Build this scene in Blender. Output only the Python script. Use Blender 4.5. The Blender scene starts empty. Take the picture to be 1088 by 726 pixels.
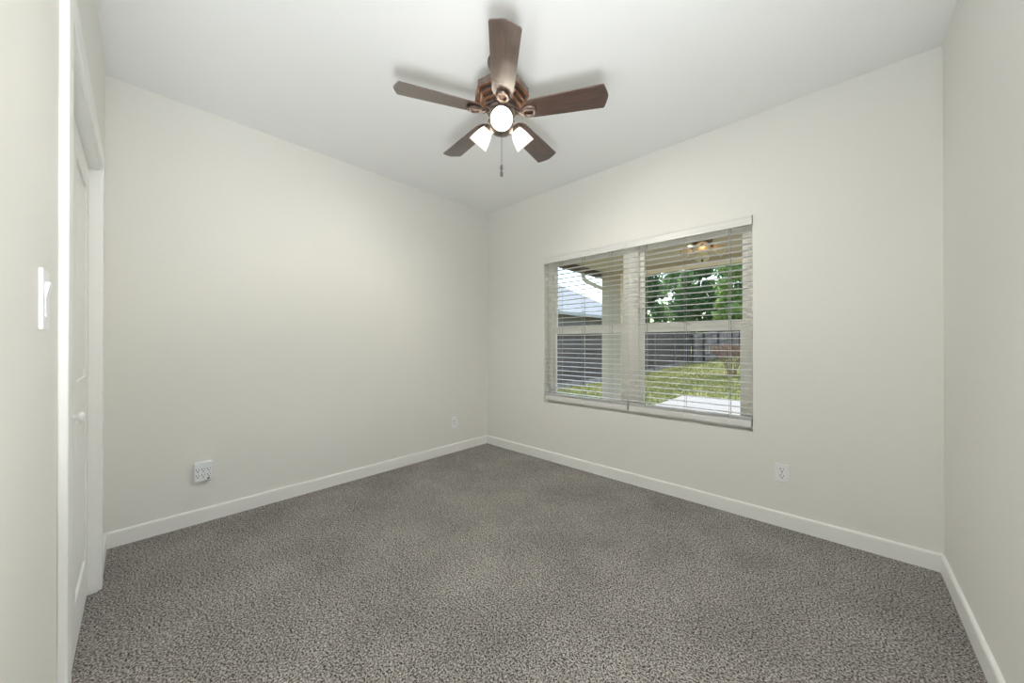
import bpy, bmesh, math, random
from mathutils import Vector, Matrix, Quaternion

S = bpy.context.scene
COL = S.collection
PI = math.pi
R = math.radians

# ------------------------------------------------------------------ camera
cam_d = bpy.data.cameras.new('camera'); cam = bpy.data.objects.new('camera', cam_d); COL.objects.link(cam)
cam_d.sensor_width = 36.0; cam_d.lens = 12.395; cam_d.shift_y = 0.00105
cam_d.clip_start = 0.02; cam_d.clip_end = 300
cam.location = (3.1111, -2.8705, 1.1877)
cam.rotation_euler = (R(90 + 0.165), 0, R(43.22))
S.camera = cam

# ------------------------------------------------------------------ exposure, sky, sun
S.view_settings.view_transform = 'Standard'
S.view_settings.look = 'None'
S.view_settings.exposure = 0.0
S.view_settings.gamma = 1.0
S.view_settings.use_curve_mapping = False
S.cycles.use_denoising = True
S.cycles.max_bounces = 12
S.cycles.diffuse_bounces = 7
S.cycles.transparent_max_bounces = 24
S.cycles.sample_clamp_indirect = 6.0

SKY_STRENGTH = 0.62
SUN_STRENGTH = 7.5
BULB = 1850.0
FILL_LIGHT = 380.0  # total energy of the added fill lights behind the camera

W_ = bpy.data.worlds.new('sky'); S.world = W_; W_.use_nodes = True
nt = W_.node_tree; nt.nodes.clear()
o_ = nt.nodes.new('ShaderNodeOutputWorld'); b_ = nt.nodes.new('ShaderNodeBackground')
sk = nt.nodes.new('ShaderNodeTexSky'); sk.sky_type = 'NISHITA'
sk.sun_disc = False; sk.sun_elevation = R(61); sk.sun_rotation = R(4); sk.air_density = 1.2; sk.dust_density = 2.0
b_.inputs['Strength'].default_value = SKY_STRENGTH
nt.links.new(sk.outputs[0], b_.inputs['Color']); nt.links.new(b_.outputs[0], o_.inputs['Surface'])

sun_d = bpy.data.lights.new('sun', 'SUN'); sun = bpy.data.objects.new('sun', sun_d); COL.objects.link(sun)
sun_d.energy = SUN_STRENGTH; sun_d.angle = R(0.6); sun_d.color = (1.0, 0.95, 0.87)
sd = Vector((0.06, 0.99, 0)).normalized() * math.cos(R(61)) + Vector((0, 0, math.sin(R(61))))
sun.rotation_euler = sd.to_track_quat('Z', 'Y').to_euler()
sun.location = (3, 12, 14)

# ------------------------------------------------------------------ sizes
W, D, H = 3.491, 3.0, 2.743
OX0, OX1, OZ0, OZ1 = 0.866, 2.662, 0.585, 2.066      # window opening
WT = 0.16                                            # outer wall thickness
DX0, DX1, DH = 0.50, 1.665, 2.03                     # closet opening in the near wall
HX0 = 2.42                                           # the near wall ends here; an added entry nook, opened to pass light, lies behind the camera


# ------------------------------------------------------------------ material helpers
def mat(name, col, rough=0.6, metal=0.0, spec=0.5, noise=None, bump=None, emis=None):
    m = bpy.data.materials.new(name); m.use_nodes = True
    n = m.node_tree.nodes; l = m.node_tree.links
    p = n['Principled BSDF']
    p.inputs['Base Color'].default_value = (*col, 1); p.inputs['Roughness'].default_value = rough
    p.inputs['Metallic'].default_value = metal; p.inputs['Specular IOR Level'].default_value = spec
    tc = n.new('ShaderNodeTexCoord')
    if noise:                                        # (scale, second colour, detail)
        t = n.new('ShaderNodeTexNoise'); t.inputs['Scale'].default_value = noise[0]
        t.inputs['Detail'].default_value = noise[2] if len(noise) > 2 else 4
        mp = n.new('ShaderNodeMapping')
        if len(noise) > 3: mp.inputs['Scale'].default_value = noise[3]
        l.new(tc.outputs['Object'], mp.inputs['Vector']); l.new(mp.outputs[0], t.inputs['Vector'])
        r = n.new('ShaderNodeValToRGB'); r.color_ramp.elements[0].position = 0.35; r.color_ramp.elements[1].position = 0.65
        r.color_ramp.elements[0].color = (*col, 1); r.color_ramp.elements[1].color = (*noise[1], 1)
        l.new(t.outputs['Fac'], r.inputs['Fac']); l.new(r.outputs['Color'], p.inputs['Base Color'])
    if bump:                                         # (scale, strength, distance)
        t2 = n.new('ShaderNodeTexNoise'); t2.inputs['Scale'].default_value = bump[0]; t2.inputs['Detail'].default_value = 3
        l.new(tc.outputs['Object'], t2.inputs['Vector'])
        b = n.new('ShaderNodeBump'); b.inputs['Strength'].default_value = bump[1]; b.inputs['Distance'].default_value = bump[2]
        l.new(t2.outputs['Fac'], b.inputs['Height']); l.new(b.outputs[0], p.inputs['Normal'])
    if emis:
        p.inputs['Emission Color'].default_value = (*emis[0], 1); p.inputs['Emission Strength'].default_value = emis[1]
    return m


def carpet_mat():
    m = mat('carpet', (0.3, 0.28, 0.26), 1.0, spec=0.05)
    n = m.node_tree.nodes; l = m.node_tree.links; p = n['Principled BSDF']
    tc = n['Texture Coordinate']
    fine = n.new('ShaderNodeTexNoise'); fine.inputs['Scale'].default_value = 140; fine.inputs['Detail'].default_value = 2
    fine.inputs['Roughness'].default_value = 0.8
    fine.inputs['Distortion'].default_value = 0.4
    vor = n.new('ShaderNodeTexVoronoi'); vor.inputs['Scale'].default_value = 190
    wide = n.new('ShaderNodeTexNoise'); wide.inputs['Scale'].default_value = 2.2; wide.inputs['Detail'].default_value = 5
    wide.inputs['Roughness'].default_value = 0.6
    for t in (fine, vor, wide): l.new(tc.outputs['Object'], t.inputs['Vector'])
    r = n.new('ShaderNodeValToRGB')
    e = r.color_ramp.elements
    e[0].position = 0.38; e[0].color = (0.035, 0.026, 0.021, 1)
    e[1].position = 0.62; e[1].color = (0.62, 0.60, 0.575, 1)
    k = e.new(0.44); k.color = (0.16, 0.142, 0.13, 1)
    k = e.new(0.52); k.color = (0.36, 0.34, 0.325, 1)
    l.new(fine.outputs['Fac'], r.inputs['Fac'])
    r2 = n.new('ShaderNodeValToRGB')
    r2.color_ramp.elements[0].position = 0.3; r2.color_ramp.elements[0].color = (0.86, 0.86, 0.86, 1)
    r2.color_ramp.elements[1].position = 0.7; r2.color_ramp.elements[1].color = (1.20, 1.20, 1.20, 1)
    l.new(wide.outputs['Fac'], r2.inputs['Fac'])
    mx = n.new('ShaderNodeMix'); mx.data_type = 'RGBA'; mx.blend_type = 'MULTIPLY'; mx.inputs['Factor'].default_value = 1
    l.new(r.outputs['Color'], mx.inputs['A']); l.new(r2.outputs['Color'], mx.inputs['B'])
    l.new(mx.outputs['Result'], p.inputs['Base Color'])
    b = n.new('ShaderNodeBump'); b.inputs['Strength'].default_value = 0.6; b.inputs['Distance'].default_value = 0.012
    ad = n.new('ShaderNodeMath'); ad.operation = 'SUBTRACT'
    l.new(fine.outputs['Fac'], ad.inputs[0]); l.new(vor.outputs['Distance'], ad.inputs[1])
    l.new(ad.outputs[0], b.inputs['Height']); l.new(b.outputs[0], p.inputs['Normal'])
    return m


def glass_mat():
    m = bpy.data.materials.new('window_glass'); m.use_nodes = True
    n = m.node_tree.nodes; l = m.node_tree.links; n.clear()
    o = n.new('ShaderNodeOutputMaterial'); t = n.new('ShaderNodeBsdfTransparent'); g = n.new('ShaderNodeBsdfGlossy')
    t.inputs['Color'].default_value = (0.93, 0.95, 0.94, 1); g.inputs['Roughness'].default_value = 0.0
    x = n.new('ShaderNodeMixShader'); f = n.new('ShaderNodeFresnel'); f.inputs['IOR'].default_value = 1.25
    l.new(f.outputs[0], x.inputs['Fac']); l.new(t.outputs[0], x.inputs[1]); l.new(g.outputs[0], x.inputs[2])
    l.new(x.outputs[0], o.inputs['Surface'])
    return m


def frosted_mat(name, col, mixf):
    m = bpy.data.materials.new(name); m.use_nodes = True
    n = m.node_tree.nodes; l = m.node_tree.links; n.clear()
    o = n.new('ShaderNodeOutputMaterial'); t = n.new('ShaderNodeBsdfTranslucent'); d = n.new('ShaderNodeBsdfPrincipled')
    t.inputs['Color'].default_value = (*col, 1); d.inputs['Base Color'].default_value = (*col, 1); d.inputs['Roughness'].default_value = 0.3
    x = n.new('ShaderNodeMixShader'); x.inputs['Fac'].default_value = mixf
    l.new(d.outputs[0], x.inputs[1]); l.new(t.outputs[0], x.inputs[2]); l.new(x.outputs[0], o.inputs['Surface'])
    return m


def leaf_mat(name, c1, c2):
    m = bpy.data.materials.new(name); m.use_nodes = True
    n = m.node_tree.nodes; l = m.node_tree.links; n.clear()
    o = n.new('ShaderNodeOutputMaterial'); t = n.new('ShaderNodeBsdfTranslucent'); d = n.new('ShaderNodeBsdfPrincipled')
    d.inputs['Roughness'].default_value = 0.5
    tc = n.new('ShaderNodeTexCoord'); no = n.new('ShaderNodeTexNoise'); no.inputs['Scale'].default_value = 1.1; no.inputs['Detail'].default_value = 6
    l.new(tc.outputs['Object'], no.inputs['Vector'])
    r = n.new('ShaderNodeValToRGB'); r.color_ramp.elements[0].position = 0.35; r.color_ramp.elements[1].position = 0.68
    r.color_ramp.elements[0].color = (*c1, 1); r.color_ramp.elements[1].color = (*c2, 1)
    l.new(no.outputs['Fac'], r.inputs['Fac'])
    l.new(r.outputs['Color'], d.inputs['Base Color']); l.new(r.outputs['Color'], t.inputs['Color'])
    x = n.new('ShaderNodeMixShader'); x.inputs['Fac'].default_value = 0.5
    l.new(d.outputs[0], x.inputs[1]); l.new(t.outputs[0], x.inputs[2]); l.new(x.outputs[0], o.inputs['Surface'])
    return m


M = {}
M['wall'] = mat('wall_paint', (0.809, 0.806, 0.772), 0.75, spec=0.25, bump=(160, 0.06, 0.003))
M['ceil'] = mat('ceiling_paint', (0.88, 0.888, 0.888), 0.85, spec=0.2, bump=(120, 0.08, 0.003))
M['trim'] = mat('trim_paint', (0.88, 0.885, 0.87), 0.35, spec=0.45, bump=(40, 0.02, 0.001))
M['door'] = mat('door_paint', (0.88, 0.885, 0.87), 0.4, spec=0.45, bump=(60, 0.02, 0.001))
M['carpet'] = carpet_mat()
M['vinyl'] = mat('window_vinyl', (0.88, 0.87, 0.82), 0.4, bump=(30, 0.01, 0.001))
M['slat'] = mat('blind_slat', (0.76, 0.76, 0.745), 0.35, bump=(25, 0.01, 0.001))
M['cord'] = mat('blind_cord', (0.45, 0.44, 0.42), 0.8, noise=(80, (0.38, 0.37, 0.35)))
M['glass'] = glass_mat()
M['plate'] = mat('plate_plastic', (0.87, 0.885, 0.905), 0.35, bump=(60, 0.01, 0.001))
M['tapw'] = mat('tap_plastic', (0.85, 0.88, 0.92), 0.4, bump=(60, 0.01, 0.001))
M['slot'] = mat('slot_dark', (0.03, 0.028, 0.025), 0.7, noise=(50, (0.05, 0.045, 0.04)))
M['bronze'] = mat('brushed_bronze', (0.15, 0.115, 0.10), 0.30, metal=0.9, noise=(30, (0.24, 0.19, 0.165), 5))
M['darkbronze'] = mat('dark_bronze', (0.085, 0.055, 0.045), 0.35, metal=0.8, noise=(30, (0.13, 0.085, 0.07), 5))
M['copper'] = mat('rubbed_copper', (0.46, 0.23, 0.13), 0.35, metal=0.9, noise=(40, (0.30, 0.14, 0.08)))
M['walnut'] = mat('walnut_blade', (0.040, 0.019, 0.013), 0.30, spec=0.55, noise=(9, (0.105, 0.052, 0.036), 8, (1.0, 9.0, 9.0)))
_p = M['walnut'].node_tree.nodes['Principled BSDF']
_p.inputs['Coat Weight'].default_value = 0.9; _p.inputs['Coat IOR'].default_value = 1.9; _p.inputs['Coat Roughness'].default_value = 0.28
M['shade'] = frosted_mat('frosted_shade', (0.95, 0.94, 0.91), 0.85)
M['bulb'] = mat('lit_bulb', (1, 0.95, 0.85), 0.4, emis=((1.0, 0.94, 0.84), BULB))
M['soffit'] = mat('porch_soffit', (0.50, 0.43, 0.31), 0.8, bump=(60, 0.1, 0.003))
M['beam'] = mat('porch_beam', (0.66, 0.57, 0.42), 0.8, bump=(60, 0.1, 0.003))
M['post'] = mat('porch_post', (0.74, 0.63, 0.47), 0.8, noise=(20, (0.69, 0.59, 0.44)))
M['gutter'] = mat('gutter_brown', (0.10, 0.075, 0.06), 0.6, noise=(10, (0.13, 0.10, 0.08)))
M['spout'] = mat('downspout_white', (0.95, 0.97, 0.93), 0.45, noise=(10, (0.90, 0.92, 0.88)))
M['concrete'] = mat('patio_concrete', (0.42, 0.40, 0.385), 0.9, noise=(6, (0.47, 0.45, 0.43), 8), bump=(90, 0.2, 0.004))
M['fence'] = mat('weathered_fence', (0.085, 0.064, 0.054), 0.9, noise=(5, (0.19, 0.15, 0.13), 8, (1.5, 4.0, 0.35)), bump=(40, 0.2, 0.004))
M['rail'] = mat('fence_rail', (0.46, 0.40, 0.36), 0.9, noise=(7, (0.20, 0.17, 0.16), 6))
M['rearfence'] = mat('rear_fence_boards', (0.26, 0.19, 0.155), 0.9, noise=(5, (0.50, 0.39, 0.33), 8, (4.0, 1.5, 0.35)))
M['woodpost'] = mat('fence_post_wood', (0.10, 0.075, 0.065), 0.9, noise=(6, (0.16, 0.12, 0.10)))
M['steel'] = mat('galvanised_steel', (0.42, 0.44, 0.48), 0.45, metal=0.4, noise=(12, (0.34, 0.36, 0.40)))
M['shingle'] = mat('roof_shingles', (0.20, 0.225, 0.26), 0.95, noise=(3.5, (0.29, 0.32, 0.36), 8, (1, 1, 4)))
M['siding'] = mat('house_siding', (0.33, 0.29, 0.25), 0.9, noise=(6, (0.27, 0.235, 0.20)))
M['fascia'] = mat('house_fascia', (0.58, 0.60, 0.55), 0.7, noise=(6, (0.52, 0.54, 0.50)))
M['bark'] = mat('tree_bark', (0.075, 0.055, 0.042), 0.95, noise=(8, (0.13, 0.10, 0.08)))
M['twig'] = mat('shrub_twig', (0.20, 0.10, 0.075), 0.9, noise=(20, (0.30, 0.16, 0.12)))
M['leaf_d'] = leaf_mat('leaf_dark', (0.11, 0.21, 0.09), (0.30, 0.46, 0.17))
M['leaf_l'] = leaf_mat('leaf_light', (0.28, 0.42, 0.11), (0.58, 0.70, 0.24))
M['leaf_m'] = leaf_mat('leaf_mid', (0.16, 0.29, 0.11), (0.38, 0.52, 0.20))
M['leaf_s'] = leaf_mat('leaf_shrub', (0.20, 0.10, 0.05), (0.24, 0.22, 0.08))
M['grassblade'] = leaf_mat('grass_blade', (0.14, 0.19, 0.05), (0.32, 0.29, 0.13))
M['brick'] = mat('back_siding', (0.45, 0.40, 0.33), 0.9, noise=(12, (0.40, 0.36, 0.29)))


def lawn_mat():
    m = mat('lawn_turf', (0.15, 0.2, 0.05), 1.0, spec=0.05)
    n = m.node_tree.nodes; l = m.node_tree.links; p = n['Principled BSDF']; tc = n['Texture Coordinate']
    a = n.new('ShaderNodeTexNoise'); a.inputs['Scale'].default_value = 0.9; a.inputs['Detail'].default_value = 8; a.inputs['Roughness'].default_value = 0.7
    c = n.new('ShaderNodeTexNoise'); c.inputs['Scale'].default_value = 9; c.inputs['Detail'].default_value = 6
    for t in (a, c): l.new(tc.outputs['Object'], t.inputs['Vector'])
    ad = n.new('ShaderNodeMath'); ad.operation = 'MULTIPLY_ADD'; ad.inputs[1].default_value = 0.55
    l.new(c.outputs['Fac'], ad.inputs[0])
    h = n.new('ShaderNodeMath'); h.operation = 'MULTIPLY'; h.inputs[1].default_value = 0.45
    l.new(a.outputs['Fac'], h.inputs[0]); l.new(h.outputs[0], ad.inputs[2])
    r = n.new('ShaderNodeValToRGB'); e = r.color_ramp.elements
    e[0].position = 0.36; e[0].color = (0.13, 0.19, 0.045, 1)
    e[1].position = 0.64; e[1].color = (0.33, 0.255, 0.175, 1)
    k = e.new(0.48); k.color = (0.21, 0.24, 0.075, 1)
    k = e.new(0.56); k.color = (0.30, 0.28, 0.125, 1)
    l.new(ad.outputs[0], r.inputs['Fac']); l.new(r.outputs['Color'], p.inputs['Base Color'])
    b = n.new('ShaderNodeBump'); b.inputs['Strength'].default_value = 0.5; b.inputs['Distance'].default_value = 0.03
    l.new(c.outputs['Fac'], b.inputs['Height']); l.new(b.outputs[0], p.inputs['Normal'])
    return m


M['lawn'] = lawn_mat()




def tone(m, f):                                      # scale every colour of a material by one factor
    for nd in m.node_tree.nodes:
        if nd.type == 'VALTORGB':
            for el in nd.color_ramp.elements: el.color = (el.color[0] * f, el.color[1] * f, el.color[2] * f, 1)
        elif nd.type == 'BSDF_PRINCIPLED':
            c = nd.inputs['Base Color'].default_value; nd.inputs['Base Color'].default_value = (c[0] * f, c[1] * f, c[2] * f, 1)


for k in ('lawn', 'grassblade', 'concrete', 'fence', 'rail', 'woodpost', 'shingle', 'siding', 'fascia', 'steel'):
    tone(M[k], 0.66)
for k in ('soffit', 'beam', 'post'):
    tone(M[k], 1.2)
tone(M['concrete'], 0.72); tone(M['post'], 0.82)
for k in ('leaf_d', 'leaf_l', 'leaf_m'):
    tone(M[k], 0.88)

# ------------------------------------------------------------------ mesh helpers
class MB:
    def __init__(s): s.bm = bmesh.new()

    def box(s, x0, y0, z0, x1, y1, z1, mtx=None, bevel=0.0):
        vs = [s.bm.verts.new(Vector(c) if mtx is None else mtx @ Vector(c)) for c in
              ((x0, y0, z0), (x1, y0, z0), (x1, y1, z0), (x0, y1, z0), (x0, y0, z1), (x1, y0, z1), (x1, y1, z1), (x0, y1, z1))]
        fs = [s.bm.faces.new([vs[i] for i in q]) for q in
              ((0, 3, 2, 1), (4, 5, 6, 7), (0, 1, 5, 4), (1, 2, 6, 5), (2, 3, 7, 6), (3, 0, 4, 7))]
        if bevel > 0:
            es = list({e for f in fs for e in f.edges})
            bmesh.ops.bevel(s.bm, geom=es, offset=bevel, segments=2, affect='EDGES', profile=0.5)
        return s

    def lathe(s, prof, seg=32, mtx=None, cap=True, phase=0.0):
        mtx = mtx or Matrix.Identity(4); rings = []
        for r, z in prof:
            if r < 1e-6: rings.append([s.bm.verts.new(mtx @ Vector((0, 0, z)))])
            else: rings.append([s.bm.verts.new(mtx @ Vector((r * math.cos(phase + 2 * PI * k / seg), r * math.sin(phase + 2 * PI * k / seg), z))) for k in range(seg)])
        for a, b in zip(rings, rings[1:]):
            if len(a) == 1 and len(b) == 1: continue
            for k in range(seg):
                k2 = (k + 1) % seg
                if len(a) == 1: s.bm.faces.new((a[0], b[k2], b[k]))
                elif len(b) == 1: s.bm.faces.new((a[k], a[k2], b[0]))
                else: s.bm.faces.new((a[k], a[k2], b[k2], b[k]))
        if cap:
            if len(rings[0]) > 1: s.bm.faces.new(rings[0][::-1])
            if len(rings[-1]) > 1: s.bm.faces.new(rings[-1])
        return s

    def tube(s, pts, rad, seg=10, cap=True):
        pts = [Vector(q) for q in pts]; rings = []
        rads = rad if isinstance(rad, (list, tuple)) else [rad] * len(pts)
        for i, q in enumerate(pts):
            d = (pts[min(i + 1, len(pts) - 1)] - pts[max(i - 1, 0)]).normalized()
            u = d.cross(Vector((0, 0, 1)));
            if u.length < 1e-3: u = d.cross(Vector((0, 1, 0)))
            u.normalize(); v = d.cross(u)
            rings.append([s.bm.verts.new(q + (u * math.cos(2 * PI * k / seg) + v * math.sin(2 * PI * k / seg)) * rads[i]) for k in range(seg)])
        for a, b in zip(rings, rings[1:]):
            for k in range(seg):
                k2 = (k + 1) % seg; s.bm.faces.new((a[k], b[k], b[k2], a[k2]))
        if cap: s.bm.faces.new(rings[0]); s.bm.faces.new(rings[-1][::-1])
        return s

    def prism(s, prof, a, b, axis):
        """extrude a closed 2-D profile from a to b along axis ('x' or 'y'); profile points are (other, z)"""
        f = (lambda t, q: Vector((t, q[0], q[1]))) if axis == 'x' else (lambda t, q: Vector((q[0], t, q[1])))
        r0 = [s.bm.verts.new(f(a, q)) for q in prof]; r1 = [s.bm.verts.new(f(b, q)) for q in prof]
        n = len(prof)
        for k in range(n): s.bm.faces.new((r0[k], r0[(k + 1) % n], r1[(k + 1) % n], r1[k]))
        s.bm.faces.new(r0[::-1]); s.bm.faces.new(r1)
        return s

    def build(s, name, material, parent=None, smooth=False, angle=40):
        bmesh.ops.recalc_face_normals(s.bm, faces=s.bm.faces[:])
        me = bpy.data.meshes.new(name); s.bm.to_mesh(me); s.bm.free()
        me.materials.append(material)
        o = bpy.data.objects.new(name, me); COL.objects.link(o)
        if smooth:
            for q in me.polygons: q.use_smooth = True
            try: me.set_sharp_from_angle(angle=R(angle))
            except Exception: pass
        if parent is not None:
            o.parent = parent
        return o


def local(o, parent):                                # mesh built in world coordinates, hung under an Empty
    o.matrix_parent_inverse = parent.matrix_basis.inverted()
    return o


def empty(name, loc=(0, 0, 0)):
    o = bpy.data.objects.new(name, None); COL.objects.link(o); o.location = loc; o.empty_display_size = 0.1
    return o


def thing(o, label, cat, group=None):
    o['label'] = label; o['category'] = cat
    if group: o['group'] = group
    return o


def struct(o, label=None, cat=None):
    o['kind'] = 'structure'
    if label: o['label'] = label
    if cat: o['category'] = cat
    return o


def copy_tree(o, parent=None):
    c = o.copy(); COL.objects.link(c)
    if parent is not None: c.parent = parent
    for ch in list(o.children): copy_tree(ch, c)
    return c


# ------------------------------------------------------------------ room shell
def boxes(name, material, bl, bevel=0):
    m = MB()
    for b in bl: m.box(*b, bevel=bevel)
    return m.build(name, material)


HY = -4.6                                            # far end of the added nook behind the camera
fl = MB()
fl.box(-0.12, HY - 0.1, -0.12, W + 0.12, WT, 0)
struct(fl.build('floor', M['carpet']), 'speckled grey brown carpet over the whole bedroom floor', 'carpet')
struct(boxes('ceiling', M['ceil'], [(-0.12, HY - 0.1, H, W + 0.12, WT, H + 0.1)]), 'flat white ceiling above the fan', 'ceiling')
struct(boxes('wall_left', M['wall'], [(-0.12, HY - 0.1, 0, 0, WT, H)]), 'plain cream wall with the six outlet tap', 'wall')
struct(boxes('wall_right', M['wall'], [(W, HY - 0.1, 0, W + 0.12, WT, H)]), 'plain cream wall at the right edge', 'wall')
struct(boxes('wall_far', M['wall'], [(0, 0, 0, OX0, WT, H), (OX1, 0, 0, W, WT, H), (OX0, 0, 0, OX1, WT, OZ0), (OX0, 0, OZ1, OX1, WT, H)]),
       'cream wall that holds the window', 'wall')
NB = -3.14
struct(boxes('wall_near', M['wall'], [(0, NB, 0, DX0, -D, H), (DX0, NB, DH, DX1, -D, H), (DX1, NB, 0, HX0, -D, H)]),
       'pale wall with the closet opening and light switch', 'wall')
struct(boxes('wall_closet', M['wall'], [(0.0, -3.85, 0, 2.32, -3.75, H), (2.32, HY, 0, HX0, NB, H)]), 'inside walls of the closet', 'wall')
struct(boxes('wall_hall', M['wall'], [(2.3, HY - 0.1, 0, W, HY, H)]), 'end wall of the added entry nook behind the camera', 'wall')

BT, BH = 0.014, 0.094
bprof = lambda s, o: [(o, 0), (o + s * BT, 0), (o + s * BT, BH - 0.010), (o + s * BT * 0.8, BH - 0.003), (o + s * BT * 0.45, BH), (o, BH)]
m = MB().prism(bprof(1, 0), -D, 0, 'y'); struct(m.build('baseboard_left', M['trim']), 'white baseboard along the left wall', 'baseboard')
m = MB().prism(bprof(-1, 0), 0, W, 'x'); struct(m.build('baseboard_far', M['trim']), 'white baseboard below the window', 'baseboard')
m = MB().prism(bprof(-1, W), -D, 0, 'y'); struct(m.build('baseboard_right', M['trim']), 'white baseboard along the right wall', 'baseboard')
CW, CT = 0.082, 0.017
m = MB().prism(bprof(1, -D), 0.0, DX0 - CW, 'x').prism(bprof(1, -D), DX1 + CW, HX0, 'x')
struct(m.build('baseboard_near', M['trim']), 'short white baseboard between corner and closet casing', 'baseboard')

# closet casing and jamb
m = MB()
m.box(DX0 - CW, -D, 0, DX0, -D + CT, DH + CW, bevel=0.003)
m.box(DX1, -D, 0, DX1 + CW, -D + CT, DH + CW, bevel=0.003)
m.box(DX0, -D, DH, DX1, -D + CT, DH + CW, bevel=0.003)
struct(m.build('trim_1', M['trim']), 'white casing around the closet opening', 'trim')
m = MB()
m.box(DX0 - 0.001, NB, 0, DX0 + 0.012, -D + 0.004, DH); m.box(DX1 - 0.012, NB, 0, DX1 + 0.001, -D + 0.004, DH)
m.box(DX0 + 0.012, NB, DH - 0.012, DX1 - 0.012, -D + 0.004, DH + 0.001)
struct(m.build('trim_2', M['trim']), 'white jamb lining the closet opening', 'trim')
# closet door: two leaves with raised panels
door = empty('door_1', ((DX0 + DX1) / 2, -3.06, 0)); struct(door, 'white panelled closet door with a round knob', 'door')
DF = -3.028
mid = (DX0 + DX1) / 2
for x0, x1 in ((DX0 + 0.014, mid - 0.002), (mid + 0.002, DX1 - 0.014)):
    m = MB(); m.box(x0, DF - 0.033, 0.012, x1, DF - 0.008, DH - 0.014)
    st = 0.09
    for a in ((x0, 0.012, x0 + st, DH - 0.014), (x1 - st, 0.012, x1, DH - 0.014), (x0 + st, 0.012, x1 - st, 0.2),
              (x0 + st, DH - 0.13, x1 - st, DH - 0.014), (x0 + st, 0.92, x1 - st, 1.04)):
        m.box(a[0], DF - 0.008, a[1], a[2], DF, a[3])
    for a in ((0.24, 0.88), (1.08, DH - 0.17)):
        m.box(x0 + st + 0.03, DF - 0.008, a[0], x1 - st - 0.03, DF - 0.001, a[1], bevel=0.004)
    local(m.build('door_leaf', M['door'], door), door)
km = Matrix.Translation((1.20, DF, 0.935)) @ Matrix.Rotation(R(-90), 4, 'X')
m = MB().lathe([(0.013, 0), (0.011, 0.004), (0.008, 0.008), (0.008, 0.016), (0.015, 0.021), (0.0180, 0.026), (0.0170, 0.031), (0.010, 0.034), (0, 0.035)], 24, km)
local(m.build('door_knob', M['door'], door, smooth=True, angle=60), door)

# ------------------------------------------------------------------ windows
MX0, MX1 = 1.752, 1.790
m = MB(); m.box(MX0, 0.075, OZ0, MX1, WT - 0.005, OZ1, bevel=0.003)
struct(m.build('trim_4', M['vinyl']), 'white mullion between the two window units', 'trim')


def make_window(n, x0, x1):
    w = empty('window_%d' % n, ((x0 + x1) / 2, 0.12, OZ0))
    struct(w, ['', 'left single hung window unit in white vinyl', 'right single hung window unit in white vinyl'][n], 'window')
    fo = 0.040
    f = MB()
    for b in ((x0, .075, OZ0, x0 + fo, .15, OZ1), (x1 - fo, .075, OZ0, x1, .15, OZ1), (x0 + fo, .075, OZ1 - fo, x1 - fo, .15, OZ1), (x0 + fo, .075, OZ0, x1 - fo, .15, OZ0 + 0.03)):
        f.box(*b, bevel=0.002)
    local(f.build('window_frame', M['vinyl'], w), w)
    zr = 1.322
    for nm, y0, y1, za, zb, bot, top in (('upper_sash', .112, .138, zr - .005, OZ1 - fo, .042, .035), ('lower_sash', .083, .111, OZ0 + .03, zr + .02, .040, .058)):
        sw = 0.036 if nm == 'upper_sash' else 0.045
        xa, xb = x0 + fo, x1 - fo
        s_ = MB()
        for b in ((xa, y0, za, xa + sw, y1, zb), (xb - sw, y0, za, xb, y1, zb), (xa + sw, y0, zb - top, xb - sw, y1, zb), (xa + sw, y0, za, xb - sw, y1, za + bot)):
            s_.box(*b, bevel=0.003)
        sash = local(s_.build(nm, M['vinyl'], w), w)
        g = MB(); yc = (y0 + y1) / 2
        g.box(xa + sw - .004, yc - .002, za + bot - .004, xb - sw + .004, yc + .002, zb - top + .004)
        gp = g.build('glass_pane', M['glass'], sash); gp.matrix_parent_inverse = Matrix.Identity(4)
    k = MB(); xc = (x0 + x1) / 2
    k.box(xc - .03, .070, zr + .012, xc + .03, .095, zr + .024, bevel=0.003).box(xc - .012, .060, zr + .016, xc + .020, .074, zr + .030, bevel=0.003)
    local(k.build('sash_lock', M['vinyl'], w), w)


make_window(1, OX0 + 0.004, MX0)
make_window(2, MX1, OX1 - 0.004)


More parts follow.
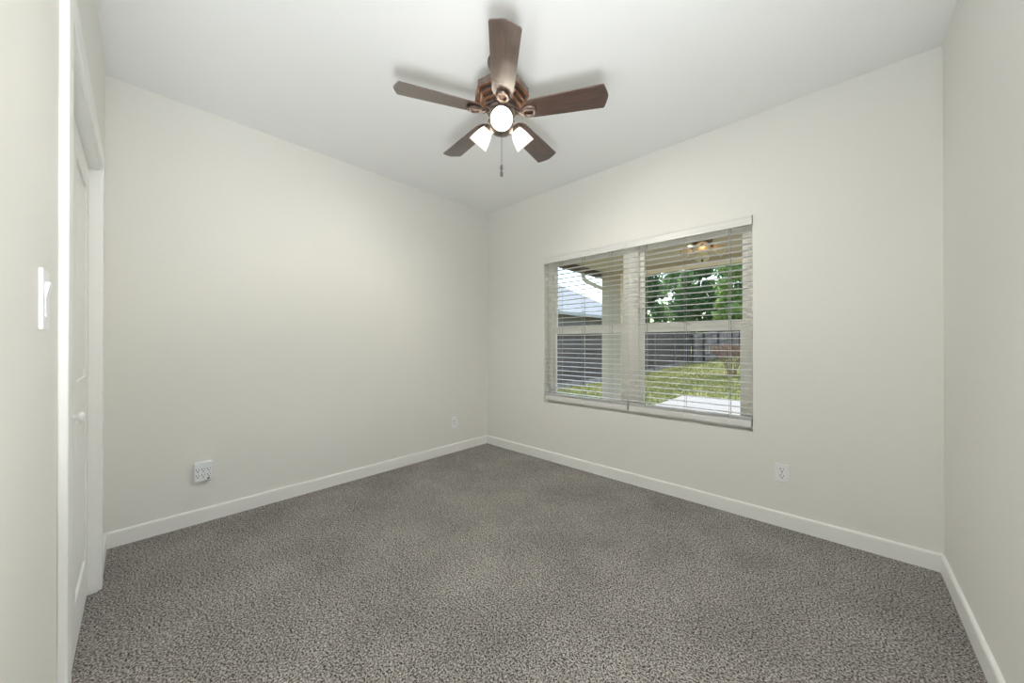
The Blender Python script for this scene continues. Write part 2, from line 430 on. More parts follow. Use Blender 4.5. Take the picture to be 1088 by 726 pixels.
# ------------------------------------------------------------------ blinds
def make_blind(x0, x1, label, ladders, wand_x):
    b = empty('window_blind', ((x0 + x1) / 2, 0.03, OZ0))
    thing(b, label, 'blind')
    zt, zb = OZ1 - 0.002, OZ1 - 0.066
    v = MB()
    prof = [(-0.016, zb), (-0.004, zb), (-0.004, zt), (-0.012, zt), (-0.014, zt - .004), (-0.016, zt - .012), (-0.013, zt - .016), (-0.013, zt - .028), (-0.0145, zt - .030), (-0.0145, zt - .042),
            (-0.013, zt - .044), (-0.016, zt - .054)]
    v.prism(prof[::-1], x0, x1, 'x')
    local(v.build('valance', M['slat'], b), b)
    h = MB(); h.box(x0 + .004, 0.004, zt - .048, x1 - .004, 0.056, zt - .002, bevel=.002)
    local(h.build('headrail', M['slat'], b), b)
    z0, pitch = 0.700, 0.0437
    n = 30
    s = MB(); yc, hw = 0.031, 0.0235
    for k in range(n):
        z = z0 + k * pitch
        if z > zb - 0.006: break
        pr = []
        for i in range(7):
            t = -1 + 2 * i / 6; pr.append((yc + t * hw, z + 0.0028 * (1 - t * t)))
        pr += [(y, q - 0.0018) for y, q in pr[::-1]]
        s.prism(pr, x0 + .006, x1 - .006, 'x')
    local(s.build('slat_set', M['slat'], b, smooth=True, angle=35), b)
    for j in range(3):
        e = MB(); z = 0.664 + j * 0.0065
        e.prism([(yc - hw, z), (yc + hw, z), (yc + hw * .6, z + .0042), (yc, z + .0050), (yc - hw * .6, z + .0042)], x0 + .006, x1 - .006, 'x')
        local(e.build('spare_slat', M['slat'], b), b)
    r = MB(); r.box(x0 + .006, yc - .027, 0.612, x1 - .006, yc + .027, 0.660, bevel=.006)
    local(r.build('bottom_rail', M['slat'], b), b)
    for lx in ladders:
        c = MB()
        for y in (yc - hw - .002, yc + hw + .002): c.box(lx - .0012, y - .0008, 0.655, lx + .0012, y + .0008, zt - .045)
        c.box(lx + .0065, yc - .001, 0.655, lx + .0085, yc + .001, zt - .045)
        for k in range(n):
            z = z0 + k * pitch
            if z > zb - 0.006: break
            c.box(lx - .0008, yc - hw - .002, z - .0030, lx + .0008, yc + hw + .002, z - .0024)
        local(c.build('ladder_cord', M['cord'], b), b)
    for q in ladders:
        c = MB(); c.lathe([(0.006, 0), (0.006, 0.004)], 12, Matrix.Translation((q, yc - .0265, 0.636)) @ Matrix.Rotation(R(90), 4, 'X'))
        local(c.build('rail_plug', M['plate'], b), b)
    return b


make_blind(OX0 + .003, 1.7655, 'left white slatted blind, open, in front of the porch post', [1.06, 1.315, 1.60], 1.0)
make_blind(1.769, OX1 - .003, 'right white slatted blind, open, in front of the trees and patio', [1.915, 2.222, 2.520], 2.0)


# ------------------------------------------------------------------ wall plates
def slots_y(m, x, z, s=1.0, y=-0.0075):
    """two blades and a ground hole facing -Y"""
    m.box(x - .0075 * s, y, z - .001 * s, x - .0050 * s, y + .003, z + .0075 * s)
    m.box(x + .0050 * s, y, z - .000 * s, x + .0072 * s, y + .003, z + .0065 * s)
    m.lathe([(.0028 * s, 0), (.0028 * s, .003)], 12, Matrix.Translation((x, y + .003, z - .008 * s)) @ Matrix.Rotation(R(90), 4, 'X'))


ox, oz = 2.820, 0.348
o = empty('wall_outlet', (ox, 0, oz - .058)); thing(o, 'white duplex outlet on the window wall, right of the window', 'outlet')
m = MB(); m.box(ox - .038, -.0055, oz - .058, ox + .038, 0, oz + .058, bevel=.0025); local(m.build('cover_plate', M['plate'], o), o)
for dz in (.021, -.021):
    m = MB(); m.lathe([(.0172, 0), (.0172, .0018), (.0162, .0024)], 28, Matrix.Translation((ox, -.0050, oz + dz)) @ Matrix.Rotation(R(90), 4, 'X'))
    rc = local(m.build('receptacle', M['plate'], o), o)
    m = MB(); slots_y(m, ox, oz + dz + .002, 1.35, -.0080); sl = m.build('slot', M['slot'], rc); sl.matrix_parent_inverse = Matrix.Identity(4)
m = MB(); m.lathe([(.003, 0), (.0028, .0015)], 12, Matrix.Translation((ox, -.005, oz)) @ Matrix.Rotation(R(90), 4, 'X')); local(m.build('screw', M['steel'], o), o)

ty, tz = -2.568, 0.342
o = empty('outlet_tap', (0, ty, tz - .063)); thing(o, 'thick white six outlet tap box on the left wall near the closet', 'outlet tap')
m = MB(); m.box(0, ty - .046, tz - .063, .032, ty + .046, tz + .063, bevel=.006); local(m.build('tap_body', M['tapw'], o), o)
for r_ in (0, 1):
    for c_ in (-1, 0, 1):
        m = MB(); y, z = ty + c_ * .028, tz + .012 - r_ * .038
        m.box(.0315, y - .0085, z + .001, .0328, y - .0050, z + .0095)
        m.box(.0315, y + .0050, z + .002, .0328, y + .0080, z + .0090)
        m.lathe([(.0034, 0), (.0034, .0012)], 12, Matrix.Translation((.0316, y, z - .008)) @ Matrix.Rotation(R(90), 4, 'Y'))
        local(m.build('socket', M['slot'], o), o)
m = MB(); m.box(.0315, ty + .020, tz - .052, .0332, ty + .032, tz - .043); local(m.build('reset_switch', M['slot'], o), o)

py, pz = -0.490, 0.326
o = empty('jack_plate', (0, py, pz - .062)); thing(o, 'small white jack plate low on the left wall near the corner', 'wall plate')
m = MB(); m.box(0, py - .039, pz - .062, .0055, py + .039, pz + .062, bevel=.0025); local(m.build('cover_plate', M['plate'], o), o)
m = MB(); m.box(.005, py - .018, pz - .034, .0068, py + .018, pz + .034, bevel=.001); local(m.build('jack_insert', M['plate'], o), o)
m = MB(); m.lathe([(.005, 0), (.005, .006), (.0035, .007)], 16, Matrix.Translation((.0065, py + .002, pz - .012)) @ Matrix.Rotation(R(90), 4, 'Y')); local(m.build('coax_jack', M['steel'], o), o)
m = MB(); m.box(.0066, py - .008, pz + .010, .0072, py + .006, pz + .018); local(m.build('phone_jack', M['slot'], o), o)

sx, sz = 1.952, 1.275
o = empty('light_switch', (sx, -D, sz - .06)); thing(o, 'white rocker light switch on the near wall beside the closet', 'switch')
m = MB(); m.box(sx - .037, -D, sz - .060, sx + .037, -D + .006, sz + .060, bevel=.0025); local(m.build('cover_plate', M['plate'], o), o)
m = MB(); m.prism([(-D + .005, sz - .034), (-D + .0075, sz - .034), (-D + .0065, sz), (-D + .0125, sz + .034), (-D + .005, sz + .034)], sx - .0165, sx + .0165, 'x')
local(m.build('rocker', M['plate'], o), o)

# ------------------------------------------------------------------ ceiling fan
FX, FY = 1.745, -1.5
fan = empty('ceiling_fan', (FX, FY, H)); thing(fan, 'bronze ceiling fan with five dark walnut blades and three lit shades', 'ceiling fan')


def fp(o): return o                                  # fan meshes are built in the fan's own frame


zz = lambda z: z - H
m = MB().lathe([(.074, 0), (.078, -.006), (.078, -.018), (.070, -.036), (.052, -.052), (.030, -.060), (.016, -.064)], 40)
m.build('canopy', M['bronze'], fan, smooth=True)
m = MB().lathe([(.0125, -.055), (.0125, zz(2.585))], 20); m.build('downrod', M['bronze'], fan, smooth=True)
ph = R(-101)
tiers = [(.060, 2.592), (.128, 2.588), (.150, 2.574), (.150, 2.536), (.134, 2.528), (.130, 2.528), (.130, 2.512), (.114, 2.505), (.110, 2.505), (.110, 2.492), (.094, 2.486), (.090, 2.486), (.088, 2.474), (.060, 2.470)]
m = MB().lathe([(r, zz(z)) for r, z in tiers], 8, phase=ph)
hs = m.build('motor_housing', M['bronze'], fan)
for r_, z in ((.151, 2.535), (.131, 2.511), (.111, 2.491)):
    m = MB(); m.lathe([(r_ - .003, zz(z) + .003), (r_ + .001, zz(z) + .001), (r_ + .001, zz(z) - .001), (r_ - .005, zz(z) - .004), (r_ - .010, zz(z) - .004)], 8, phase=ph, cap=False)
    m.build('edge_band', M['copper'], hs)
m = MB().lathe([(.072, zz(2.474)), (.078, zz(2.470)), (.078, zz(2.452)), (.070, zz(2.447)), (.066, zz(2.444)), (.066, zz(2.405)), (.069, zz(2.402)), (.069, zz(2.392)), (.064, zz(2.386)), (.064, zz(2.362)), (.050, zz(2.350)), (.026, zz(2.344)), (.010, zz(2.340)), (.0, zz(2.340))], 40)
m.build('switch_housing', M['bronze'], fan, smooth=True, angle=30)

BZ = zz(2.452)
pit = math.tan(R(12))


def blade_mesh():
    m = MB(); pts = []
    r0, r1 = 0.128, 0.566
    outline = [(r0, -.030), (r0 + .018, -.046), (r0 + .045, -.054), (r0 + .20, -.060), (r1 - .034, -.0665), (r1 - .026, -.067), (r1 - .020, -.063), (r1 - .011, -.040), (r1 - .003, -.016), (r1, 0)]
    outline = outline + [(x, -y) for x, y in outline[-2::-1]]
    top = [m.bm.verts.new((x, y, BZ - pit * y + .003)) for x, y in outline]
    bot = [m.bm.verts.new((x, y, BZ - pit * y - .003)) for x, y in outline]
    n = len(outline)
    m.bm.faces.new(top); m.bm.faces.new(bot[::-1])
    for k in range(n): m.bm.faces.new((top[k], bot[k], bot[(k + 1) % n], top[(k + 1) % n]))
    return m


def iron_mesh():
    m = MB()
    # arm
    m.tube([(.060, 0, zz(2.463)), (.085, 0, zz(2.452)), (.105, 0, BZ - .016), (.125, 0, BZ - .014)], [.011, .010, .009, .008], 10)
    m.tube([(.062, .018, zz(2.463)), (.088, .020, zz(2.456)), (.118, .013, BZ - .013)], .005, 8)
    m.tube([(.062, -.018, zz(2.463)), (.088, -.020, zz(2.456)), (.118, -.013, BZ - .013)], .005, 8)
    # open oval medallion
    seg, k2 = 36, 10
    rings = []
    for k in range(seg):
        a = 2 * PI * k / seg; row = []
        for j in range(k2):
            b = 2 * PI * j / k2
            rr = 1 + 0.34 * math.cos(b)
            x = .156 + .030 * rr * math.cos(a) * (1.25 if math.cos(a) < 0 else 1.0); y = .0265 * rr * math.sin(a)
            row.append(m.bm.verts.new((x, y, BZ - pit * y - .013 + .0095 * math.sin(b))))
        rings.append(row)
    for k in range(seg):
        for j in range(k2):
            m.bm.faces.new((rings[k][j], rings[(k + 1) % seg][j], rings[(k + 1) % seg][(j + 1) % k2], rings[k][(j + 1) % k2]))
    # tongue plate under the blade
    m.box(.150, -.020, BZ - .0070, .200, .020, BZ - .0035, mtx=Matrix.Rotation(-R(12), 4, 'X') @ Matrix.Identity(4) if False else None)
    return m


def insert_mesh():
    m = MB(); m.lathe([(.022, -.002), (.020, .002), (.008, .005), (0, .006)], 24, Matrix.Translation((.156, 0, BZ - .010)) @ Matrix.Diagonal((1.15, 1.0, 1.0, 1.0)))
    return m


bl0 = ir0 = None
for k in range(5):
    a = R(-43.6 + 72 * k)
    if bl0 is None:
        bl0 = blade_mesh().build('fan_blade', M['walnut'], fan)
        ir0 = iron_mesh().build('blade_iron', M['bronze'], fan, smooth=True)
        in0 = insert_mesh().build('medallion_centre', M['darkbronze'], ir0, smooth=True)
        b, i = bl0, ir0
    else:
        b = bl0.copy(); i = ir0.copy(); n_ = in0.copy()
        for q in (b, i, n_): COL.objects.link(q)
        b.parent = fan; i.parent = fan; n_.parent = i
    b.rotation_euler = (0, 0, a); i.rotation_euler = (0, 0, a)


def light_arm():
    m = MB()
    m.tube([(.045, 0, zz(2.378)), (.060, 0, zz(2.398)), (.074, 0, zz(2.403)), (.082, 0, zz(2.396))], .009, 12)
    return m


ax = Vector((math.sin(R(45)), 0, -math.cos(R(45))))
sm = Matrix.Translation((.082, 0, zz(2.398))) @ ax.to_track_quat('Z', 'Y').to_matrix().to_4x4()
shade_prof = [(.0225, .004), (.026, .010), (.034, .026), (.041, .045), (.047, .066), (.052, .088), (.0565, .108)]
la0 = None
for k in range(3):
    a = R(-45.1 + 120 * k)
    if la0 is None:
        la = light_arm().build('light_arm', M['bronze'], fan, smooth=True)
        cu = MB().lathe([(.010, -.012), (.022, -.008), (.027, .002), (.027, .012), (.024, .014)], 28, sm).build('socket_cup', M['bronze'], la, smooth=True)
        outer = shade_prof; inner = [(r - .0028, z) for r, z in shade_prof[::-1]]
        shd = MB().lathe(outer + [(.0553, .1092)] + inner, 40, sm, cap=False).build('lamp_shade', M['shade'], la, smooth=True, angle=60)
        bulb = MB().lathe([(.010, .010), (.012, .020), (.013, .030), (.018, .044), (.0205, .056), (.018, .068), (.011, .076), (0, .079)], 24, sm).build('light_bulb', M['bulb'], la, smooth=True)
        la0 = la; kids = (cu, shd, bulb)
    else:
        la = la0.copy(); COL.objects.link(la); la.parent = fan
        for q in kids:
            c = q.copy(); COL.objects.link(c); c.parent = la
    la.rotation_euler = (0, 0, a)

m = MB().tube([(0, 0, zz(2.342)), (0, 0, zz(2.171))], .0013, 8)
for j in range(40): m.lathe([(0, -.0019), (.0019, 0), (0, .0019)], 8, Matrix.Translation((0, 0, zz(2.340) - j * .0042)))
ch = m.build('pull_chain', M['bronze'], fan)
m = MB().lathe([(.002, zz(2.173)), (.006, zz(2.169)), (.0085, zz(2.155)), (.0085, zz(2.145)), (.005, zz(2.139)), (.005, zz(2.137)), (.009, zz(2.128)), (.0095, zz(2.116)), (.006, zz(2.106)), (0, zz(2.104))], 20)
m.build('chain_fob', M['walnut'], ch, smooth=True)

# ------------------------------------------------------------------ unseen fill lights behind the camera, added to brighten the ceiling
def fill_light(x, y, share, aim, label):  # added can and upward spot, out of view, lifting ceiling and wall brightness
    u = empty('added_fill_light', (x, y, 0)); thing(u, label, 'fill light', 'added fill lights around the entry nook')
    m = MB().lathe([(0, 0), (.195, 0), (.20, .012), (.19, .03), (.19, .34), (.20, .355), (.194, .355), (.182, .34), (.182, .24), (0, .24)], 36); m.build('fill_can', M['trim'], u, smooth=True)
    d = bpy.data.lights.new('fill_spot', 'SPOT'); q = bpy.data.objects.new('fill_spot', d); COL.objects.link(q); q.parent = u
    d.energy = FILL_LIGHT * share; d.spot_size = R(130); d.spot_blend = 1.0; d.shadow_soft_size = .24; d.color = (0.96, 0.985, 1.0)
    q.location = (0, 0, .43); q.rotation_euler = Vector(aim).to_track_quat('Z', 'Y').to_euler()


fill_light(3.275, -2.96, .70, (.48, .03, -1.5), 'added white can fill light on the carpet by the right wall, nearest the bedroom')
fill_light(2.70, -3.42, .14, (.10, -.50, -1.5), 'added white can fill light at the left side of the entry nook')
fill_light(3.22, -3.95, .14, (.10, -.60, -1.5), 'added white can fill light deepest in the entry nook')

# ------------------------------------------------------------------ porch
PX1 = 6.2
struct(boxes('porch_ceiling', M['soffit'], [(-0.20, WT, 2.52, PX1, 3.9, 2.56)]), 'tan porch ceiling outside the window', 'ceiling')
struct(boxes('porch_roof', M['shingle'], [(-0.30, WT, 2.57, PX1, 4.0, 2.72), (-0.30, WT, 2.72, PX1, 3.2, 2.95), (-0.6, -5, H + .14, PX1, WT, H + .6)]), 'shingled roof over the porch', 'roof')
struct(boxes('porch_beam', M['beam'], [(-0.16, 3.05, 2.43, PX1, 3.42, 2.52)]), 'tan beam along the outer edge of the porch', 'beam')
struct(boxes('porch_slab', M['concrete'], [(-0.30, WT, -.30, PX1, 3.6, -.10)]), 'concrete floor of the porch', 'slab')
struct(boxes('patio_slab', M['concrete'], [(0.22, 3.6, -.30, PX1, 6.50, -.10)]), 'pale sunlit concrete patio beyond the porch', 'slab')
struct(boxes('wall_outside', M['brick'], [(-0.14, WT, -.3, OX0, WT + .02, 2.52), (OX1, WT, -.3, PX1, WT + .02, 2.52), (OX0, WT, -.3, OX1, WT + .02, OZ0), (OX0, WT, OZ1, OX1, WT + .02, 2.52)]),
       'outer skin of the house wall', 'wall')
o = empty('porch_post', (0.025, 3.235, -.1)); thing(o, 'square tan porch post seen through the left window', 'post')
m = MB(); m.box(-0.16, 3.05, -.1, 0.21, 3.42, 2.43, bevel=.006); local(m.build('post_shaft', M['post'], o), o)
m = MB(); m.box(-0.18, 3.03, -.1, 0.23, 3.44, 0.04, bevel=.006); local(m.build('post_base', M['post'], o), o)

o = empty('roof_gutter', (-.22, 2.0, 2.42)); thing(o, 'dark brown gutter along the left eave of the porch', 'gutter')
m = MB(); m.prism([(-.30, 2.52), (-.19, 2.52), (-.19, 2.425), (-.27, 2.425), (-.285, 2.45)], WT, 4.0, 'y'); local(m.build('gutter_trough', M['gutter'], o), o)
m = MB(); m.box(-.19, WT, 2.44, -.165, 4.0, 2.52); local(m.build('fascia_board', M['gutter'], o), o)
o = empty('downspout', (-.2, 3.48, -.1)); thing(o, 'white curved downspout elbow between gutter and porch post', 'downspout')
m = MB().tube([(-.24, 2.52, 2.43), (-.24, 2.54, 2.36), (-.235, 2.62, 2.305), (-.225, 2.80, 2.275), (-.222, 3.05, 2.245), (-.225, 3.40, 2.225)], [.036, .038, .038, .036, .036, .036], 12)
local(m.build('elbow', M['spout'], o, smooth=True), o)
m = MB().tube([(-.225, 3.40, 2.225), (-.18, 3.49, 2.16), (-.10, 3.495, 2.05), (-.10, 3.495, -.05)], .034, 12)
local(m.build('spout_pipe', M['spout'], o, smooth=True), o)

# porch fan with light kit
px, pyy = 1.92, 1.62
pf = empty('porch_fan', (px, pyy, 2.52)); thing(pf, 'porch ceiling fan with four cream glass shades, behind the right window', 'ceiling fan')
zp = lambda z: z - 2.52
m = MB().lathe([(.07, 0), (.07, -.03), (.03, -.05), (.03, -.07), (.105, -.08), (.115, -.11), (.105, -.16), (.06, -.175), (.055, -.20), (.04, -.215), (0, -.22)], 32); m.build('motor_housing', M['gutter'], pf, smooth=True)
pale = mat('porch_blade', (0.62, 0.53, 0.40), 0.6, noise=(8, (0.55, 0.46, 0.34), 6, (1, 8, 8)))
for k in range(5):
    a = R(20 + 72 * k)
    m = MB(); m.box(.16, -.065, zp(2.402), .62, .065, zp(2.410), bevel=.003); m.box(.09, -.018, zp(2.398), .2, .018, zp(2.403))
    q = m.build('fan_blade', pale, pf); q.rotation_euler = (0, 0, a)
M['amber'] = mat('amber_bulb', (0.9, 0.5, 0.25), 0.4, emis=((1.0, 0.50, 0.22), 2.2))
M['cream'] = frosted_mat('cream_glass', (0.92, 0.90, 0.78), 0.5)
for k in range(4):
    a = R(15 + 90 * k)
    axp = Vector((math.sin(R(62)), 0, -math.cos(R(62))))
    mt = Matrix.Translation((.105, 0, zp(2.300))) @ axp.to_track_quat('Z', 'Y').to_matrix().to_4x4()
    arm = MB().tube([(.03, 0, zp(2.325)), (.07, 0, zp(2.325)), (.115, 0, zp(2.298))], .010, 10).build('light_arm', M['copper'], pf, smooth=True); arm.rotation_euler = (0, 0, a)
    pr = [(.026, .010), (.038, .03), (.052, .065), (.063, .10), (.080, .135)]
    MB().lathe(pr + [(.078, .136)] + [(r - .003, z) for r, z in pr[::-1]], 28, mt, cap=False).build('lamp_shade', M['cream'], arm, smooth=True)
    MB().lathe([(.013, .015), (.02, .04), (.024, .055), (.018, .07), (0, .08)], 16, mt).build('light_bulb', M['amber'], arm, smooth=True)
m = MB().tube([(0, 0, zp(2.30)), (0, 0, zp(2.15))], .0015, 6).lathe([(0, zp(2.165)), (.012, zp(2.155)), (.012, zp(2.145)), (0, zp(2.135))], 12); m.build('pull_chain', M['slot'], pf)


# ------------------------------------------------------------------ yard ground
def sm_(t, a, b):
    t = min(1, max(0, (t - a) / (b - a))); return t * t * (3 - 2 * t)


def ground_z(x, y):
    z = -.15 - .20 * sm_(-x, -.5, 3.5) + .26 * sm_(y, 10, 21.4) * sm_(-x, -.5, 3.5)
    z += .15 * sm_(y, 12, 21.4) * (1 - sm_(-x, -.5, 3.5))
    z += .72 * sm_(y, 13.5, 21.6) * sm_(x, -4.2, -.6)
    return z


random.seed(5)
gm = MB(); nx, ny = 90, 120; X0, X1, Y0, Y1 = -26.0, 16.0, 0.3, 46.0
grid = [[gm.bm.verts.new((X0 + (X1 - X0) * i / nx, Y0 + (Y1 - Y0) * j / ny,
        ground_z(X0 + (X1 - X0) * i / nx, Y0 + (Y1 - Y0) * j / ny) + random.uniform(-.012, .012))) for j in range(ny + 1)] for i in range(nx + 1)]
for i in range(nx):
    for j in range(ny):
        gm.bm.faces.new((grid[i][j], grid[i + 1][j], grid[i + 1][j + 1], grid[i][j + 1]))
struct(gm.build('lawn', M['lawn'], smooth=True, angle=180), 'sunlit green and straw coloured lawn rising to the rear fence', 'lawn')

gb = MB(); rnd = random.Random(11)
cnt = 0
while cnt < 26000:
    x = rnd.uniform(-3.85, 3.5); y = rnd.uniform(4.0, 21.0)
    if x > 0.2 and y < 6.55: continue
    if rnd.random() > 1.2 - y / 22: continue
    cnt += 1
    z = ground_z(x, y) - .005; h = rnd.uniform(.03, .075); a = rnd.uniform(0, 2 * PI); w = .008 + .0008 * y
    l_ = Vector((rnd.uniform(-.03, .03), rnd.uniform(-.03, .03), h))
    d = Vector((math.cos(a), math.sin(a), 0)) * w; b = Vector((x, y, z))
    gb.bm.faces.new([gb.bm.verts.new(q) for q in (b - d, b + d, b + l_)])
g = gb.build('grass', M['grassblade']); g['kind'] = 'stuff'; g['label'] = 'short sunlit grass blades across the back yard'; g['category'] = 'grass'

# ------------------------------------------------------------------ fences
fr = random.Random(3)
FXX = -4.0
f1 = empty('side_fence', (FXX, 14, -.3)); thing(f1, 'long dark grey board fence running along the left side of the yard', 'fence')
m = MB(); y = 3.0
while y < 21.33:
    w = fr.uniform(.132, .142); top = 1.80 + .012 * (y - 7) + fr.uniform(-.02, .02); xo = fr.uniform(-.006, .006)
    zb_ = ground_z(FXX, y) + .12
    pr = [(y, zb_), (y + w, zb_), (y + w, top - .03), (y + w - .025, top), (y + .025, top), (y, top - .03)]
    a = [m.bm.verts.new((FXX - .02 + xo, q[0], q[1])) for q in pr]; b = [m.bm.verts.new((FXX + xo, q[0], q[1])) for q in pr]
    m.bm.faces.new(a); m.bm.faces.new(b[::-1])
    for k in range(6): m.bm.faces.new((a[k], b[k], b[(k + 1) % 6], a[(k + 1) % 6]))
    y += w + fr.uniform(.002, .010)
local(m.build('picket_panel', M['fence'], f1), f1)
for hz in (.28, .95, 1.52):
    m = MB(); n = 8
    for k in range(n):
        ya, yb = 3 + 18.3 * k / n, 3 + 18.3 * (k + 1) / n
        za, zb2 = hz + .012 * (ya - 7) - .08, hz + .012 * (yb - 7) - .08
        vs = [m.bm.verts.new(q) for q in ((FXX + .008, ya, za), (FXX + .046, ya, za), (FXX + .046, ya, za + .085), (FXX + .008, ya, za + .085), (FXX + .008, yb, zb2), (FXX + .046, yb, zb2), (FXX + .046, yb, zb2 + .085), (FXX + .008, yb, zb2 + .085))]
        for q in ((0, 1, 2, 3), (7, 6, 5, 4), (0, 4, 5, 1), (1, 5, 6, 2), (2, 6, 7, 3), (3, 7, 4, 0)): m.bm.faces.new([vs[i] for i in q])
    local(m.build('fence_rail', M['fence'], f1), f1)
m = MB(); n = 12
for k in range(n):
    ya, yb = 3 + 18.3 * k / n, 3 + 18.3 * (k + 1) / n
    za, zb2 = ground_z(FXX, ya) - .05, ground_z(FXX, yb) - .05
    vs = [m.bm.verts.new(q) for q in ((FXX + .007, ya, za), (FXX + .05, ya, za), (FXX + .05, ya, za + .22), (FXX + .007, ya, za + .22), (FXX + .007, yb, zb2), (FXX + .05, yb, zb2), (FXX + .05, yb, zb2 + .22), (FXX + .007, yb, zb2 + .22))]
    for q in ((0, 1, 2, 3), (7, 6, 5, 4), (0, 4, 5, 1), (1, 5, 6, 2), (2, 6, 7, 3), (3, 7, 4, 0)): m.bm.faces.new([vs[i] for i in q])
local(m.build('kick_board', M['rail'], f1), f1)
for y in (5.9, 8.55, 11.5, 15.27, 18.23, 20.65):
    m = MB(); gz = ground_z(FXX, y)
    m.lathe([(.032, gz - .1), (.032, 1.74 + .012 * (y - 7)), (.036, 1.745 + .012 * (y - 7)), (.02, 1.775 + .012 * (y - 7)), (0, 1.78 + .012 * (y - 7))], 16, Matrix.Translation((FXX + .085, y, 0)))
    local(m.build('steel_post', M['steel'], f1, smooth=True), f1)

RY = 21.5
f2 = empty('rear_fence', (2, RY, 0)); thing(f2, 'brown wooden fence across the back of the yard with dark posts', 'fence')
m = MB(); x = FXX + .005
while x < 9.0:
    w = fr.uniform(.132, .142); gz = ground_z(x, RY); top = gz + 1.86 + fr.uniform(-.02, .02); yo = fr.uniform(-.006, .006)
    pr = [(x, gz + .03), (x + w, gz + .03), (x + w, top - .03), (x + w - .025, top), (x + .025, top), (x, top - .03)]
    a = [m.bm.verts.new((q[0], RY + yo, q[1])) for q in pr]; b = [m.bm.verts.new((q[0], RY + .02 + yo, q[1])) for q in pr]
    m.bm.faces.new(a); m.bm.faces.new(b[::-1])
    for k in range(6): m.bm.faces.new((a[k], b[k], b[(k + 1) % 6], a[(k + 1) % 6]))
    x += w + fr.uniform(.002, .014)
local(m.build('picket_panel', M['rearfence'], f2), f2)
for hz in (.35, .95, 1.55):
    m = MB(); n = 26
    for k in range(n):
        xa, xb = FXX + .06 + 12.8 * k / n, FXX + .06 + 12.8 * (k + 1) / n
        za, zb2 = ground_z(xa, RY) + hz, ground_z(xb, RY) + hz
        vs = [m.bm.verts.new(q) for q in ((xa, RY - .05, za), (xa, RY - .008, za), (xa, RY - .008, za + .09), (xa, RY - .05, za + .09), (xb, RY - .05, zb2), (xb, RY - .008, zb2), (xb, RY - .008, zb2 + .09), (xb, RY - .05, zb2 + .09))]
        for q in ((0, 1, 2, 3), (7, 6, 5, 4), (0, 4, 5, 1), (1, 5, 6, 2), (2, 6, 7, 3), (3, 7, 4, 0)): m.bm.faces.new([vs[i] for i in q])
    local(m.build('fence_rail', M['rail'], f2), f2)
for x in (-3.895, -3.25, -2.45, -1.75, -1.30, .9, 3.3, 5.7, 8.1):
    m = MB(); gz = ground_z(x, RY); m.box(x - .055, RY - .16, gz - .1, x + .055, RY - .052, gz + 1.80, bevel=.006)
    local(m.build('wooden_post', M['woodpost'], f2), f2)

# ------------------------------------------------------------------ neighbour's house
nh = empty('neighbour_house', (-14, 15, -.3)); thing(nh, 'house with grey shingled hip roof beyond the side fence', 'house')
EX, EY, EZ, PT = -7.5, 22.0, 2.88, 0.60
m = MB(); y0 = -2.0; wd = 14.0
c = [(EX, y0, EZ), (EX, EY, EZ), (EX - wd, EY, EZ), (EX - wd, y0, EZ)]
h2 = wd / 2
rdg = [(EX - h2, y0 + h2, EZ + PT * h2), (EX - h2, EY - h2, EZ + PT * h2)]
V = [m.bm.verts.new(q) for q in c + rdg]
for q in ((0, 1, 5, 4), (1, 2, 5), (2, 3, 4, 5), (3, 0, 4), (3, 2, 1, 0)): m.bm.faces.new([V[i] for i in q])
local(m.build('hip_roof', M['shingle'], nh), nh)
m = MB(); m.box(EX - .02, y0 + .1, EZ - .17, EX + .03, EY, EZ - .003).box(EX - wd, EY - .02, EZ - .17, EX, EY + .03, EZ - .003); local(m.build('fascia_board', M['fascia'], nh), nh)
m = MB(); m.box(EX - wd + .5, y0 + .5, -.5, EX - .5, EY - .5, EZ - .01); local(m.build('house_wall', M['siding'], nh), nh)
m = MB(); m.box(EX - .51, 11.7, -.2, EX - .44, 12.2, EZ - .17); local(m.build('wall_trim', M['fascia'], nh), nh)


# ------------------------------------------------------------------ trees and shrub
def make_tree(x, y, h, rad, n, mt, label, seed, size=.20, low=.25):
    rn = random.Random(seed); gz = ground_z(x, y)
    t = empty('tree', (x, y, gz)); thing(t, label, 'tree')
    m = MB(); m.tube([(0, 0, -.2), (.05, .03, h * .25), (-.04, .06, h * .55), (.03, 0, h * .85)], [.20, .16, .10, .03], 10)
    cl = []
    for k in range(58):
        a = rn.uniform(0, 2 * PI); zz_ = rn.uniform(low, .97); rr = rad * math.sqrt(max(.05, 1 - ((zz_ - .5) / .56) ** 2)) * rn.uniform(.25, .95)
        cl.append((Vector((rr * math.cos(a), rr * math.sin(a), h * zz_)), rad * rn.uniform(.24, .44)))
    for c_, r_ in cl[:16]: m.tube([(0, 0, max(.6, c_.z - .9)), c_ * .6 + Vector((0, 0, c_.z * .35)), c_], [.06, .04, .012], 6)
    m.build('trunk', M['bark'], t, smooth=True)
    f = MB()
    for _ in range(n):
        c_, r_ = rn.choice(cl); d = Vector((rn.gauss(0, 1), rn.gauss(0, 1), rn.gauss(0, 1))).normalized() * r_ * rn.uniform(.55, 1.05)
        q = c_ + d; s_ = size * rn.uniform(.6, 1.25)
        u = Vector((rn.gauss(0, 1), rn.gauss(0, 1), rn.gauss(0, .6))).normalized(); v = u.cross(Vector((rn.gauss(0, 1), rn.gauss(0, 1), rn.gauss(0, 1)))).normalized()
        f.bm.faces.new([f.bm.verts.new(w_) for w_ in (q - u * s_, q - v * s_ * .45, q + u * s_, q + v * s_ * .45)])
    f.build('foliage', mt, t)
    return t


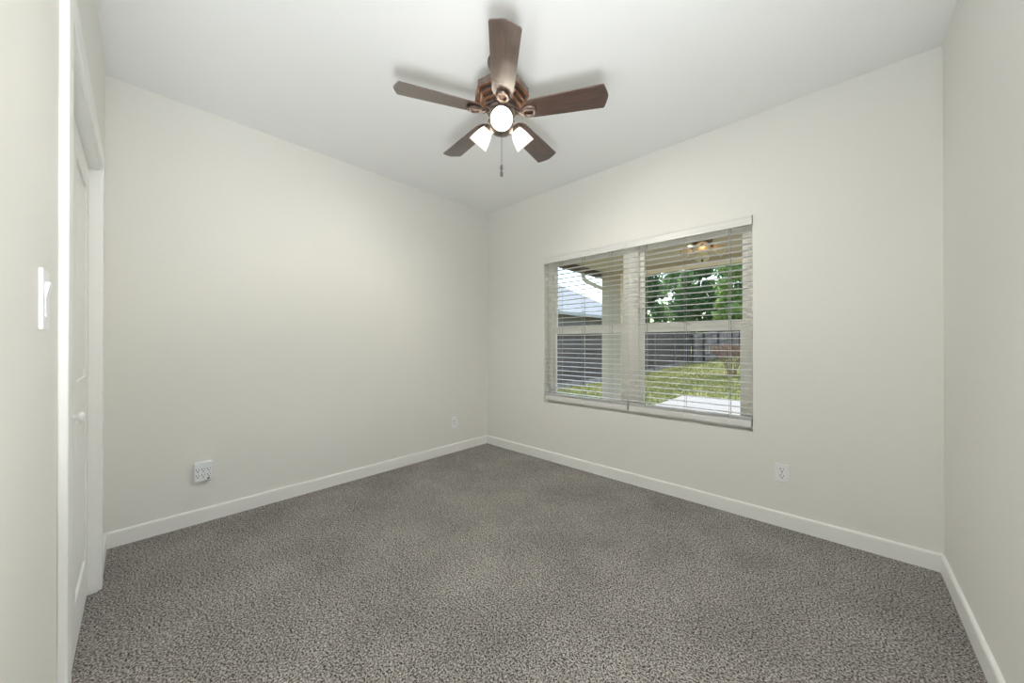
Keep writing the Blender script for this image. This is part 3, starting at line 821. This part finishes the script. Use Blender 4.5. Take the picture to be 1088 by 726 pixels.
make_tree(-8.4, 25.0, 8.5, 1.45, 6000, M['leaf_d'], 'dark green tree behind the side fence near its far corner', 1, low=.18)
make_tree(-4.9, 26.6, 9.5, 1.55, 10000, M['leaf_d'], 'tall dark green tree in the middle behind the rear fence', 2, low=.14)
make_tree(-1.75, 24.2, 8.8, 1.45, 9000, M['leaf_l'], 'sunlit yellow green tree at the right behind the rear fence', 3, low=.14)
make_tree(2.2, 25.2, 8.5, 1.5, 3600, M['leaf_d'], 'dark green tree beyond the right end of the yard', 7, low=.2)
make_tree(-13.6, 33, 8.5, 1.8, 3600, M['leaf_l'], 'light green tree far beyond the side fence', 4, low=.16)
make_tree(-8.9, 33.5, 10, 1.9, 9000, M['leaf_m'], 'mid green tree farther back between the two dark ones', 6, low=.06)
make_tree(-4.4, 35, 10.5, 1.9, 11000, M['leaf_m'], 'mid green tree farthest back behind the tall dark one', 9, low=.06)
make_tree(0.2, 34, 10, 1.8, 9000, M['leaf_m'], 'mid green tree far back beyond the yellow green one', 10, low=.06)

sx_, sy_ = -.25, 14.0
sh = empty('shrub', (sx_, sy_, ground_z(sx_, sy_))); thing(sh, 'nearly bare reddish brown twiggy shrub on the lawn', 'shrub')
rn = random.Random(8); m = MB(); lv = MB()


def grow(p, d, L, r, dep):
    q = p + d * L; m.tube([p, (p + q) / 2 + Vector((rn.uniform(-.02, .02), rn.uniform(-.02, .02), 0)), q], [r, r * .85, r * .65], 5)
    if dep == 0:
        for _ in range(3):
            u = Vector((rn.gauss(0, 1), rn.gauss(0, 1), rn.gauss(0, 1))).normalized() * .035; v = u.cross(Vector((rn.gauss(0, 1), rn.gauss(0, 1), 1))).normalized() * .02
            c_ = p + (q - p) * rn.random(); lv.bm.faces.new([lv.bm.verts.new(w_) for w_ in (c_ - u, c_ - v, c_ + u, c_ + v)])
        return
    for _ in range(3):
        nd = (d + Vector((rn.uniform(-.55, .55), rn.uniform(-.55, .55), rn.uniform(-.1, .35)))).normalized()
        grow(q, nd, L * rn.uniform(.6, .85), r * .62, dep - 1)


for k in range(9):
    a = 2 * PI * k / 9
    grow(Vector((.07 * math.cos(a), .07 * math.sin(a), -.03)), Vector((math.cos(a) * .38, math.sin(a) * .38, 1)).normalized(), .52, .022, 3)
m.build('twig_cluster', M['twig'], sh); lv.build('foliage', M['leaf_s'], sh)
